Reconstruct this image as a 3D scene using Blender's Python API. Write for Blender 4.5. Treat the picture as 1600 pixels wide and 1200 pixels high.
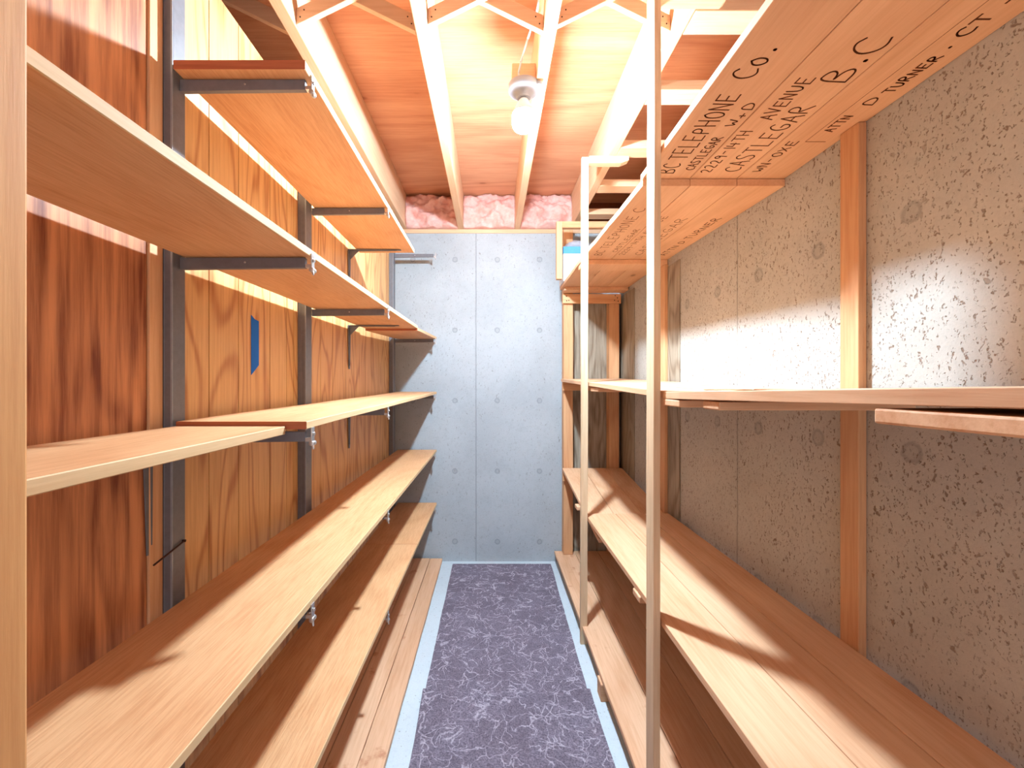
import bpy, bmesh, math, random
from mathutils import Vector, noise, Matrix
random.seed(7)
for o in list(bpy.data.objects):
    bpy.data.objects.remove(o)
sc = bpy.context.scene
C = sc.collection
H = 1.258            # eye height above the floor; every z below is measured from eye level

# ------------------------------------------------------------------ camera, world, lights, exposure
cam_d = bpy.data.cameras.new('camera')
cam_d.sensor_width = 36.0
cam_d.lens = 680.0 / 1600.0 * 36.0
cam_d.shift_x = 0.02
cam_d.clip_start = 0.02
cam = bpy.data.objects.new('camera', cam_d)
C.objects.link(cam)
cam.location = (0, 0, H)
cam.rotation_euler = (math.radians(90), 0, 0)
sc.camera = cam

world = bpy.data.worlds.new('world')
sc.world = world
world.use_nodes = True
world.node_tree.nodes['Background'].inputs[0].default_value = (0.92, 0.93, 1.0, 1)
world.node_tree.nodes['Background'].inputs[1].default_value = 0.88

BULB_POWER = 1380.0
BULB_COLOR = (0.65, 0.845, 1.0)
sc.view_settings.view_transform = 'Standard'
sc.view_settings.look = 'None'
sc.view_settings.gamma = 1
sc.view_settings.use_curve_mapping = False
sc.view_settings.exposure = 1.12

# ------------------------------------------------------------------ materials
def lin(c):
    r = []
    for v in c:
        v = v / 255.0
        r.append(v / 12.92 if v <= 0.04045 else ((v + 0.055) / 1.055) ** 2.4)
    return (r[0], r[1], r[2], 1)

class NT:
    def __init__(s, name):
        m = bpy.data.materials.new(name); m.use_nodes = True
        s.m = m; s.t = m.node_tree; s.n = s.t.nodes; s.l = s.t.links
        s.bsdf = s.n['Principled BSDF']
    def new(s, t, **kw):
        n = s.n.new(t)
        for k, v in kw.items(): setattr(n, k, v)
        return n
    def link(s, a, b): s.l.new(a, b)
    def math(s, op, a, b=None, c=None, clamp=False):
        n = s.new('ShaderNodeMath', operation=op); n.use_clamp = clamp
        for i, v in enumerate((a, b, c)):
            if v is None: continue
            if isinstance(v, (int, float)): n.inputs[i].default_value = v
            else: s.link(v, n.inputs[i])
        return n.outputs[0]
    def mix(s, f, a, b, mode='MIX'):
        n = s.new('ShaderNodeMix', data_type='RGBA', blend_type=mode)
        for i, v in ((0, f), (6, a), (7, b)):
            if isinstance(v, (int, float)): n.inputs[i].default_value = v
            elif isinstance(v, tuple): n.inputs[i].default_value = v
            else: s.link(v, n.inputs[i])
        return n.outputs[2]
    def coord(s, scale=(1, 1, 1), rnd=True):
        tc = s.new('ShaderNodeTexCoord')
        src = tc.outputs['Object']
        if rnd:
            oi = s.new('ShaderNodeObjectInfo')
            cx = s.new('ShaderNodeCombineXYZ')
            for i, k in enumerate((37.0, 23.0, 51.0)):
                s.link(s.math('MULTIPLY', oi.outputs['Random'], k), cx.inputs[i])
            va = s.new('ShaderNodeVectorMath', operation='ADD')
            s.link(src, va.inputs[0]); s.link(cx.outputs[0], va.inputs[1]); src = va.outputs[0]
        vm = s.new('ShaderNodeVectorMath', operation='MULTIPLY')
        s.link(src, vm.inputs[0]); vm.inputs[1].default_value = scale
        return vm.outputs[0]
    def noise(s, vec, scale, detail=2, rough=0.5, dist=0.0):
        n = s.new('ShaderNodeTexNoise')
        s.link(vec, n.inputs['Vector'])
        n.inputs['Scale'].default_value = scale; n.inputs['Detail'].default_value = detail
        n.inputs['Roughness'].default_value = rough; n.inputs['Distortion'].default_value = dist
        return n.outputs['Fac']
    def voro(s, vec, scale, feature='F1'):
        n = s.new('ShaderNodeTexVoronoi', feature=feature)
        s.link(vec, n.inputs['Vector']); n.inputs['Scale'].default_value = scale
        return n
    def smooth(s, v, a, b, o0=0.0, o1=1.0):
        n = s.new('ShaderNodeMapRange', interpolation_type='SMOOTHSTEP')
        s.link(v, n.inputs[0])
        for i, k in enumerate((a, b, o0, o1)): n.inputs[i + 1].default_value = k
        return n.outputs[0]
    def bump(s, h, strength=0.3, dist=0.002):
        b = s.new('ShaderNodeBump'); s.link(h, b.inputs['Height'])
        b.inputs['Strength'].default_value = strength; b.inputs['Distance'].default_value = dist
        s.link(b.outputs[0], s.bsdf.inputs['Normal'])
    def done(s, col, rough=0.7, spec=0.3):
        if isinstance(col, tuple): s.bsdf.inputs['Base Color'].default_value = col
        else: s.link(col, s.bsdf.inputs['Base Color'])
        s.bsdf.inputs['Roughness'].default_value = rough
        s.bsdf.inputs['Specular IOR Level'].default_value = spec
        return s.m

def wood(name, light, dark, axis='Y', rings=40, ringamt=0.45, streak=0.5, knots=0.6, rough=0.65,
         vary=0.12, stains=0.0, ringscale=3.0, knotcol=(120, 62, 32), fine=120, thin=1.6):
    s = NT(name)
    k = 0.045
    sx = {'X': (k, 1, 1), 'Y': (1, k, 1), 'Z': (1, 1, k)}[axis]
    k2 = 0.22
    sr = {'X': (k2, 1, 1), 'Y': (1, k2, 1), 'Z': (1, 1, k2)}[axis]
    v1 = s.coord(sx); v2 = s.coord(sr); v0 = s.coord()
    st = s.noise(v1, fine, 6, 0.65)
    big = s.noise(v2, ringscale, 2, 0.45, 0.3)
    rg = s.math('SINE', s.math('MULTIPLY', big, float(rings)))
    rg = s.math('POWER', s.math('MULTIPLY_ADD', rg, 0.5, 0.5), thin)
    f = s.math('MULTIPLY', rg, ringamt)
    stx = s.smooth(st, 0.35, 0.7)
    f = s.math('ADD', f, s.math('MULTIPLY', stx, streak), clamp=True)
    col = s.mix(f, lin(light), lin(dark))
    lo = s.noise(v0, 2.2, 3, 0.5)
    col = s.mix(s.smooth(lo, 0.35, 0.7, 0.0, 0.25), col, lin(tuple(c * 0.86 for c in light)))
    if knots > 0:
        vo = s.voro(s.coord({'X': (0.5, 1, 1), 'Y': (1, 0.5, 1), 'Z': (1, 1, 0.5)}[axis]), 7.0)
        sep = s.new('ShaderNodeSeparateColor'); s.link(vo.outputs['Color'], sep.inputs[0])
        pick = s.math('GREATER_THAN', sep.outputs[0], 1.0 - 0.35 * knots)
        d = s.smooth(vo.outputs['Distance'], 0.05, 0.12, 1.0, 0.0)
        col = s.mix(s.math('MULTIPLY', s.math('MULTIPLY', d, pick), 0.8), col, lin(knotcol))
        halo = s.smooth(vo.outputs['Distance'], 0.08, 0.3, 0.35, 0.0)
        col = s.mix(s.math('MULTIPLY', halo, pick), col, lin(dark))
    if stains > 0:
        sn = s.noise(v0, 9.0, 5, 0.6)
        col = s.mix(s.smooth(sn, 0.6, 0.72, 0.0, stains), col, lin((176, 98, 62)))
    oi = s.new('ShaderNodeObjectInfo')
    hv = s.new('ShaderNodeHueSaturation')
    s.link(col, hv.inputs['Color'])
    s.link(s.math('MULTIPLY_ADD', oi.outputs['Random'], vary, 1.0 - vary * 0.6), hv.inputs['Value'])
    s.bump(st, 0.25, 0.0015)
    return s.done(hv.outputs[0], rough)

def concrete(name, base, pit=0.5, blot=0.25, ties=None, seams=None, axis='X', pitcol=(122, 96, 76)):
    s = NT(name)
    v = s.coord(rnd=False)
    n1 = s.noise(v, 2.5, 5, 0.6); n2 = s.noise(v, 40, 4, 0.7); n3 = s.noise(v, 180, 3, 0.6)
    col = s.mix(s.smooth(n1, 0.35, 0.68, 0.0, blot), lin(base), lin(tuple(c * 0.80 for c in base)))
    col = s.mix(s.smooth(n2, 0.5, 0.75, 0.0, 0.25), col, lin(tuple(c * 0.82 for c in base)))
    col = s.mix(s.smooth(n3, 0.4, 0.7, 0.0, 0.14), col, lin(tuple(c * 0.75 for c in base)))
    # cast pits: short curved strokes
    sep = s.new('ShaderNodeSeparateXYZ'); s.link(v, sep.inputs[0])
    h = 0
    for (sc_, thr, amt, pr, st) in ((32, 0.12, 0.75, 0.80, (1, 1, 0.5)), (80, 0.18, 0.75, 0.38, (1, 1, 0.42)), (130, 0.18, 0.7, 0.32, (1, 1, 0.6))):
        nz = s.new('ShaderNodeTexNoise'); s.link(v, nz.inputs['Vector']); nz.inputs['Scale'].default_value = sc_ * 1.3
        nz.inputs['Detail'].default_value = 2
        va = s.new('ShaderNodeVectorMath', operation='MULTIPLY_ADD')
        s.link(nz.outputs['Color'], va.inputs[0]); va.inputs[1].default_value = (1.5 / sc_,) * 3
        vm = s.new('ShaderNodeVectorMath', operation='MULTIPLY')
        s.link(v, vm.inputs[0]); vm.inputs[1].default_value = st
        s.link(vm.outputs[0], va.inputs[2])
        vo = s.voro(va.outputs[0], sc_)
        sc2 = s.new('ShaderNodeSeparateColor'); s.link(vo.outputs['Color'], sc2.inputs[0])
        pick = s.math('GREATER_THAN', sc2.outputs[0], 1.0 - pit * (1 - pr) * 1.6)
        zone = s.smooth(s.noise(v, 3.2 + sc_ * 0.02, 2), 0.34, 0.56, 0.45, 1.0)
        d = s.math('MULTIPLY', s.math('MULTIPLY', s.smooth(vo.outputs['Distance'], thr * 0.7, thr * 1.5, amt, 0.0), pick), zone)
        col = s.mix(d, col, lin(pitcol))
        h = d if h == 0 else s.math('MAXIMUM', h, d)
    hgt = s.math('SUBTRACT', s.math('MULTIPLY', n3, 0.25), h)
    along = sep.outputs[{'X': 0, 'Y': 1}[axis]]; zz = sep.outputs[2]
    if ties:
        a0, da, z0, dz, r = ties
        fa = s.math('SUBTRACT', s.math('FLOORED_MODULO', s.math('ADD', along, -a0 + da / 2 + da * 20), da), da / 2)
        fz = s.math('SUBTRACT', s.math('FLOORED_MODULO', s.math('ADD', zz, -z0 + dz / 2 + dz * 20), dz), dz / 2)
        rr = s.math('SQRT', s.math('ADD', s.math('MULTIPLY', fa, fa), s.math('MULTIPLY', fz, fz)))
        rr = s.math('ADD', rr, s.math('MULTIPLY', s.math('SUBTRACT', n2, 0.5), 0.02))
        ring = s.math('MULTIPLY', s.smooth(rr, r * 0.4, r * 0.8), s.smooth(rr, r * 0.9, r * 1.25, 1.0, 0.0))
        disc = s.smooth(rr, r * 0.8, r * 1.2, 0.22, 0.0)
        col = s.mix(s.math('MAXIMUM', s.math('MULTIPLY', ring, 0.45), disc), col, lin(tuple(c * 0.62 for c in base)))
        hgt = s.math('SUBTRACT', hgt, s.math('MULTIPLY', disc, 1.5))
    for sm in (seams or []):
        dd = s.math('ABSOLUTE', s.math('ADD', s.math('SUBTRACT', along, sm), s.math('MULTIPLY', s.math('SUBTRACT', s.noise(v, 9, 2), 0.5), 0.006)))
        ln = s.smooth(dd, 0.0015, 0.006, 0.45, 0.0)
        col = s.mix(ln, col, lin(tuple(c * 0.6 for c in base)))
        hgt = s.math('SUBTRACT', hgt, ln)
    s.bump(hgt, 0.6, 0.004)
    return s.done(col, 0.85, 0.2)

def plain(name, c, rough=0.5, metal=0.0, spec=0.5, speck=0.0):
    s = NT(name)
    s.bsdf.inputs['Metallic'].default_value = metal
    v = s.coord()
    n = s.noise(v, 60, 4, 0.6)
    col = s.mix(s.smooth(n, 0.3, 0.75, 0.0, speck), lin(c), lin(tuple(x * 0.6 for x in c)))
    s.bump(n, 0.05, 0.001)
    return s.done(col, rough, spec)

PINE_L, PINE_D = (232, 188, 150), (206, 148, 107)
M = {}
for ax in 'XYZ':
    M['pine' + ax] = wood('pine_' + ax.lower(), PINE_L, PINE_D, ax, 38, 0.4, 0.45, 0.9)
    M['stud' + ax] = wood('stud_' + ax.lower(), (230, 180, 135), (202, 140, 95), ax, 34, 0.4, 0.5, 1.0)
    M['joist' + ax] = wood('joist_' + ax.lower(), (234, 194, 158), (212, 160, 120), ax, 26, 0.3, 0.4, 0.25)
M['stained'] = wood('stained_pine', (232, 188, 153), (204, 148, 107), 'Y', 30, 0.35, 0.45, 0.6, stains=0.6)
M['crate'] = wood('crate_pine', (236, 184, 142), (210, 150, 108), 'Y', 36, 0.3, 0.35, 0.8, vary=0.07)
M['oak'] = wood('oak_laminate', (226, 176, 130), (196, 136, 90), 'Y', 60, 0.25, 0.6, 0.0, 0.5, vary=0.04, fine=300)
M['oak_edge'] = wood('shelf_edge', (230, 194, 148), (205, 163, 116), 'Y', 10, 0.1, 0.5, 0.0)
M['post'] = wood('amber_post', (224, 166, 108), (196, 130, 78), 'Z', 14, 0.3, 0.5, 0.3)
M['raw_end'] = wood('particle_end', (190, 110, 74), (150, 76, 46), 'X', 10, 0.1, 0.7, 0.0)
M['ply'] = wood('fir_plywood', (228, 168, 130), (198, 128, 92), 'X', 50, 0.4, 0.45, 1.3, vary=0.0, ringscale=2.2, knotcol=(150, 84, 56))
M['panel'] = wood('wall_panelling', (232, 184, 124), (170, 98, 50), 'Z', 90, 0.55, 0.35, 0.15, 0.45, vary=0.0, ringscale=4.0, fine=90, thin=5.0)
M['walnut'] = wood('walnut_plywood', (222, 150, 100), (126, 64, 36), 'Z', 46, 0.4, 0.75, 1.0, 0.5, vary=0.0, ringscale=5.5, knotcol=(84, 36, 18), fine=45)
M['weathered'] = wood('weathered_plywood', (176, 164, 146), (118, 100, 82), 'Z', 60, 0.5, 0.6, 0.15, vary=0.0, ringscale=5, thin=2.5)
M['cavity_shade'] = wood('cavity_shade_board', (140, 72, 40), (96, 44, 23), 'Y', 20, 0.3, 0.4, 0.0)  # shade of the ceiling cavities put into the backing colour
M['wall_c'] = concrete('concrete_right', (196, 192, 185), pit=1.0, blot=0.35, ties=(0.94, 0.27, H - 0.149, 0.52, 0.022), seams=[1.608], axis='Y')
M['back_c'] = concrete('concrete_back', (176, 183, 189), pit=0.3, blot=0.3, ties=(0.041, 0.3, H - 0.118, 0.50, 0.018), seams=[-0.11], axis='X', pitcol=(130, 125, 120))
M['floor_c'] = concrete('painted_floor', (202, 214, 222), pit=0.08, blot=0.15, pitcol=(150, 150, 150))
M['steel'] = plain('grey_painted_steel', (112, 111, 117), 0.42, 0.0, 0.5, 0.25)
M['groove'] = plain('dark_groove', (82, 44, 22), 0.8)
M['steel_edge'] = plain('steel_edge_highlight', (150, 156, 166), 0.35, 0.2, 0.5, 0.2)  # bright highlight along the upright's corner, put into the rib colour
M['zinc'] = plain('zinc_clip', (205, 205, 205), 0.3, 0.85, 0.5, 0.1)
M['porcelain'] = plain('grey_lampholder', (150, 150, 158), 0.4)
M['cable'] = plain('white_cable', (215, 218, 225), 0.5)
M['tape'] = plain('blue_tape', (8, 108, 212), 0.6, 0, 0.3, 0.1)
M['card_w'] = plain('white_carton', (222, 226, 232), 0.6, 0, 0.3, 0.05)
M['card_b'] = plain('blue_carton', (80, 150, 215), 0.5, 0, 0.3, 0.05)
M['bagp'] = plain('grey_plastic', (168, 166, 176), 0.4, 0, 0.4, 0.2)
M['ink'] = plain('marker_ink', (100, 54, 30), 0.8, 0, 0.1)
M['ink_faint'] = plain('faded_marker_ink', (136, 82, 50), 0.8, 0, 0.1, 0.3)
M['nail'] = plain('rusty_nail', (70, 38, 26), 0.6, 0.3, 0.3, 0.3)

def carpet_mat():
    s = NT('grey_patterned_carpet')
    v = s.coord(rnd=False)
    n = s.noise(v, 190, 4, 0.8)
    big = s.noise(v, 5, 4, 0.6)
    col = s.mix(s.smooth(n, 0.3, 0.72), lin((84, 76, 90)), lin((158, 148, 164)))
    col = s.mix(s.smooth(big, 0.35, 0.65, 0, 0.35), col, lin((92, 82, 94)))
    for sc_, w, off in ((10.0, 0.011, 3.0), (16.0, 0.014, 9.0), (13.0, 0.010, 21.0)):
        nz = s.new('ShaderNodeTexNoise'); s.link(v, nz.inputs['Vector']); nz.inputs['Scale'].default_value = 9.0
        nz.inputs['Detail'].default_value = 3
        va = s.new('ShaderNodeVectorMath', operation='MULTIPLY_ADD')
        s.link(nz.outputs['Color'], va.inputs[0]); va.inputs[1].default_value = (0.16, 0.16, 0.0)
        vb = s.new('ShaderNodeVectorMath', operation='ADD'); s.link(v, vb.inputs[0]); vb.inputs[1].default_value = (off, off, 0)
        s.link(vb.outputs[0], va.inputs[2])
        vo = s.voro(va.outputs[0], sc_, 'DISTANCE_TO_EDGE')
        line = s.smooth(vo.outputs['Distance'], w, w * 2.2, 1.0, 0.0)
        msk = s.smooth(s.noise(vb.outputs[0], 13, 2), 0.46, 0.54)
        fz = s.smooth(n, 0.35, 0.6)
        col = s.mix(s.math('MULTIPLY', s.math('MULTIPLY', line, msk), s.math('MULTIPLY_ADD', fz, 0.6, 0.3)), col, lin((190, 182, 196)))
    s.bump(n, 0.8, 0.004)
    return s.done(col, 0.95, 0.1)
M['carpet'] = carpet_mat()

def insul_mat():
    s = NT('pink_fibreglass')
    v = s.coord()
    n = s.noise(v, 14, 6, 0.7)
    col = s.mix(s.smooth(n, 0.3, 0.7), lin((248, 206, 198)), lin((234, 168, 156)))
    s.bump(s.noise(v, 60, 6, 0.75), 1.0, 0.006)
    return s.done(col, 0.95, 0.1)
M['insul'] = insul_mat()

def bulb_mat(name, k):
    s = NT(name)
    s.bsdf.inputs['Base Color'].default_value = (0.9, 0.9, 0.9, 1)
    s.bsdf.inputs['Emission Color'].default_value = BULB_COLOR + (1,)
    s.bsdf.inputs['Emission Strength'].default_value = BULB_POWER * k
    return s.m
M['bulb'] = bulb_mat('lit_bulb_dome', 1.25)
M['bulb_side'] = bulb_mat('lit_bulb_side', 0.2)

# ------------------------------------------------------------------ mesh helpers
def mb(): return bmesh.new()
def bx(bm, x0, x1, y0, y1, z0, z1, mi=0):
    vs = [bm.verts.new((x, y, z + H)) for x in (x0, x1) for y in (y0, y1) for z in (z0, z1)]
    fs = [(0, 1, 3, 2), (4, 6, 7, 5), (0, 4, 5, 1), (2, 3, 7, 6), (0, 2, 6, 4), (1, 5, 7, 3)]
    for f in fs:
        fc = bm.faces.new([vs[i] for i in f]); fc.material_index = mi
def prism(bm, pts, axis, a0, a1, mi=0):
    """outline pts swept along an axis between a0 and a1 (z of eye level)"""
    def mk(p, a):
        if axis == 'X': return (a, p[0], p[1] + H)
        if axis == 'Y': return (p[0], a, p[1] + H)
        return (p[0], p[1], a + H)
    A = [bm.verts.new(mk(p, a0)) for p in pts]; B = [bm.verts.new(mk(p, a1)) for p in pts]
    n = len(pts)
    fs = [bm.faces.new(A), bm.faces.new(list(reversed(B)))]
    for i in range(n):
        fs.append(bm.faces.new([A[i], B[i], B[(i + 1) % n], A[(i + 1) % n]]))
    for f in fs: f.material_index = mi
def cyl(bm, p0, p1, r0, r1=None, seg=16, mi=0, cap=True):
    r1 = r0 if r1 is None else r1
    p0 = Vector((p0[0], p0[1], p0[2] + H)); p1 = Vector((p1[0], p1[1], p1[2] + H))
    d = (p1 - p0).normalized()
    a = d.orthogonal().normalized(); b = d.cross(a)
    R0, R1 = [], []
    for i in range(seg):
        t = 2 * math.pi * i / seg; o = a * math.cos(t) + b * math.sin(t)
        R0.append(bm.verts.new(p0 + o * r0)); R1.append(bm.verts.new(p1 + o * r1))
    fs = []
    for i in range(seg):
        j = (i + 1) % seg
        fs.append(bm.faces.new((R0[i], R0[j], R1[j], R1[i])))
    if cap: fs += [bm.faces.new(list(reversed(R0))), bm.faces.new(R1)]
    for f in fs: f.material_index = mi; f.smooth = True
def lathe(bm, c, prof, seg=24, mi=0):
    rings = []
    for r, z in prof:
        rings.append([bm.verts.new((c[0] + r * math.cos(2 * math.pi * i / seg), c[1] + r * math.sin(2 * math.pi * i / seg), c[2] + z + H)) for i in range(seg)])
    for a, b in zip(rings, rings[1:]):
        for i in range(seg):
            j = (i + 1) % seg
            f = bm.faces.new((a[i], a[j], b[j], b[i])); f.smooth = True; f.material_index = mi
    bm.faces.new(rings[0]); bm.faces.new(list(reversed(rings[-1])))
def obj(name, bm, mat, parent=None, bevel=0.0, seg=2):
    bmesh.ops.recalc_face_normals(bm, faces=bm.faces)
    me = bpy.data.meshes.new(name); bm.to_mesh(me); bm.free()
    for m in (mat if isinstance(mat, (list, tuple)) else [mat]): me.materials.append(M[m])
    o = bpy.data.objects.new(name, me); C.objects.link(o)
    if parent: o.parent = parent
    if bevel:
        b = o.modifiers.new('bevel', 'BEVEL'); b.width = bevel; b.segments = seg; b.limit_method = 'ANGLE'
        b.angle_limit = math.radians(40)
    return o
def tag(o, label, cat, group=None, kind=None):
    o['label'] = label; o['category'] = cat
    if group: o['group'] = group
    if kind: o['kind'] = kind
    return o
def struct(name, bm, mat, bevel=0.0):
    o = obj(name, bm, mat, None, bevel); o['kind'] = 'structure'; return o
def empty(name, loc, label, cat, group=None):
    o = bpy.data.objects.new(name, None); C.objects.link(o)
    o.location = (loc[0], loc[1], loc[2] + H); o.empty_display_size = 0.05
    return tag(o, label, cat, group)
def child(name, bm, mat, root, bevel=0.0):
    bmesh.ops.translate(bm, vec=-root.location, verts=bm.verts)
    return obj(name, bm, mat, root, bevel)

def long_board(bm, x0, x1, y0, y1, zt, th, n=16, warp=0.0, edge=0.0, seed=0, xf=None, mi=0, mi_side=None, mi_end=None):
    """board along Y; zt(y) gives the top height; xf(y) shifts the x of both sides"""
    rows = []
    for i in range(n + 1):
        y = y0 + (y1 - y0) * i / n
        z = zt(y) + warp * noise.noise(Vector((seed, y * 1.3, 0)))
        dx = xf(y) if xf else 0.0
        e0 = edge * noise.noise(Vector((seed + 5, y * 9, 1))); e1 = edge * noise.noise(Vector((seed + 9, y * 9, 4)))
        c = 0.0012
        pr = [(x0 + dx + e0 + c, z), (x1 + dx + e1 - c, z), (x1 + dx + e1, z - c), (x1 + dx + e1, z - th + c), (x1 + dx + e1 - c, z - th),
              (x0 + dx + e0 + c, z - th), (x0 + dx + e0, z - th + c), (x0 + dx + e0, z - c)]
        rows.append([bm.verts.new((px, y, pz + H)) for px, pz in pr])
    for a, b in zip(rows, rows[1:]):
        for i in range(8):
            f = bm.faces.new((a[i], a[(i + 1) % 8], b[(i + 1) % 8], b[i]))
            f.material_index = mi_side if (mi_side is not None and i in (1, 2, 3, 5, 6, 7)) else mi
    for r in (rows[0], rows[-1]):
        f = bm.faces.new(r); f.material_index = mi if mi_end is None else mi_end
def lerp(y0, z0, y1, z1): return lambda y: z0 + (z1 - z0) * (y - y0) / (y1 - y0)
def board(name, x0, x1, y0, y1, zt, th, mat, label, cat='board', group=None, **kw):
    bm = mb()
    if not callable(zt): zv = zt; zt = lambda y: zv
    kw.setdefault('seed', random.random() * 50)
    long_board(bm, x0, x1, y0, y1, zt, th, **kw)
    return tag(obj(name, bm, mat), label, cat, group)
def stick(name, x0, x1, y0, y1, z0, z1, mat, label, cat, group=None, bevel=0.0025):
    bm = mb(); bx(bm, x0, x1, y0, y1, z0, z1)
    return tag(obj(name, bm, mat, None, bevel), label, cat, group)

WL, WR, YB = -0.69, 0.908, 3.087
# ------------------------------------------------------------------ the setting
bm = mb(); bx(bm, -1.1, 1.1, -1.6, YB + 0.2, -H - 0.1, -H); struct('floor', bm, 'floor_c')
bm = mb(); bx(bm, -1.12, 1.1, -1.6, YB + 0.2, 1.335, 1.36); struct('ceiling', bm, 'ply')
bm = mb(); bx(bm, -1.1, 1.1, YB, YB + 0.2, -H, 1.068); struct('wall_back', bm, 'back_c')
bm = mb(); bx(bm, WR, 1.1, -1.6, YB - 0.0005, -H, 1.068); struct('wall_right', bm, 'wall_c')
# panelled left wall: vertical planks with real grooves between them
gr = [0.30, 0.43, 0.56, 0.70, 0.8, 0.962, 1.063, 1.187, 1.355, 1.466, 1.518, 1.60, 1.757, 1.89, 2.05, 2.22, 2.38, 2.5, 2.66, 2.80, 2.93, YB - 0.001]
bm = mb(); bx(bm, WL - 0.03, WL - 0.004, -1.6, YB - 0.001, -H, 0.98, 1)
for a, b in zip([-1.6] + gr, gr): bx(bm, WL - 0.0045, WL, a + 0.0016, b - 0.0016, -H, 0.98)
struct('wall_left', bm, ['panel', 'groove'])
bm = mb(); bx(bm, -1.12, -1.10, -1.6, YB - 0.001, 0.95, 1.333); bx(bm, -1.10, WL - 0.031, -1.6, YB - 0.001, 0.93, 0.975); struct('trim_1', bm, 'cavity_shade')
bm = mb(); bx(bm, -1.09, 0.47, YB - 0.002, YB + 0.15, 1.069, 1.097); bx(bm, 0.4702, 1.1, YB - 0.004, YB + 0.15, 1.069, 1.097); struct('trim_2', bm, 'joistX')
bm = mb(); bx(bm, WR - 0.0, 1.1, -1.6, YB - 0.006, 1.069, 1.097); struct('trim_3', bm, 'joistY')
bm = mb(); bx(bm, -1.1, 1.1, YB + 0.12, YB + 0.15, 1.098, 1.334); bx(bm, 1.06, 1.1, -1.6, YB + 0.119, 1.098, 1.334); struct('trim_4', bm, 'cavity_shade')

# ------------------------------------------------------------------ ceiling framing
JX = [(-1.04, -1.0), (-0.64, -0.60), (-0.237, -0.197), (0.163, 0.203), (0.56, 0.60)]
JL = ['dark ceiling joist in the shadowed cavity beyond the top of the panelling',
      'ceiling joist running just above the front edge of the topmost left shelf',
      'ceiling joist left of the bulb, ending between two lumps of pink insulation',
      'ceiling joist that the lit bulb hangs beside, bleached by its light',
      'deep ceiling joist right of the bulb, above the two thin upright posts']
for (a, b), l in zip(JX, JL):
    bm = mb(); bx(bm, a, b, -1.5, YB + 0.11, 1.0985, 1.334)
    tag(obj('ceiling_joist', bm, 'joistY', None, 0.003), l, 'joist', 'ceiling joists running towards the back wall')
bl = [(-0.2, 'behind the frame edge'), ]
for i, (y, l) in enumerate([(0.86, 'flat wooden block across the ceiling cavity at the right, nearest the top edge of the photo'),
        (1.325, "flat block in the right ceiling cavity just beyond the wide upright's crosspiece"),
        (1.67, "flat cream block in the right ceiling cavity, second beyond the wide upright's crosspiece"),
        (2.07, "flat block in the right ceiling cavity beside the narrow upright's crosspiece"),
        (2.46, 'flat wooden block in the right ceiling cavity, seen past the narrow upright'),
        (2.86, 'flat wooden block in the right ceiling cavity, last before the back wall')]):
    if i == 0: continue
    stick('ceiling_block', 0.601, 1.058, y - 0.045, y + 0.045, 1.0985, 1.1365, 'joistX', l, 'wooden block', 'flat blocks across the right ceiling cavity')
# herringbone bridging between the joists
def brace(xa, za, xb, zb, y, label):
    h = 0.028
    bm = mb()
    d = Vector((xb - xa, zb - za)).normalized(); n = Vector((-d.y, d.x)) * h
    prism(bm, [(xa, za - h * 0.9), (xb, zb - h * 0.9), (xb, zb + h * 0.9), (xa, za + h * 0.9)], 'Y', y, y + 0.019)
    root = tag(obj('bridging_brace', bm, 'joistX', None, 0.0015), label, 'brace', 'diagonal braces between the joists')
    for ex, ez, s in ((xa, za, 1), (xb, zb, -1)):
        for k in range(2):
            nm = mb()
            px = ex + s * (0.012 + 0.012 * k); pz = ez + (zb - za) / (xb - xa) * s * (0.012 + 0.012 * k) + (0.008 if k else -0.008)
            cyl(nm, (px, y - 0.0012, pz), (px, y + 0.003, pz), 0.0022, seg=8)
            obj('nail', nm, 'nail', root)
lo, hi = 1.128, 1.304
names = [('inside the dark cavity above the left panelling', None),
         ('left bay, rising to the right from above the topmost shelf', 'left bay, rising to the left, farther of the crossed pair'),
         ('bulb bay, rising to the right', 'bulb bay, rising to the left, low end near the bulb cable'),
         ('bay right of the bulb joist, rising to the right', 'bay right of the bulb joist, low end behind the wide upright')]
for i in range(4):
    xa = JX[i][1] + 0.001; xb = JX[i + 1][0] - 0.001
    if names[i][1]:
        brace(xa, lo, xb, hi, 1.335, 'diagonal ceiling brace, ' + names[i][0])
        brace(xa, hi, xb, lo, 1.36, 'diagonal ceiling brace, ' + names[i][1])
    else:
        brace(xa, hi, xb, lo, 1.36, 'diagonal ceiling brace, ' + names[i][0])
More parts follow.
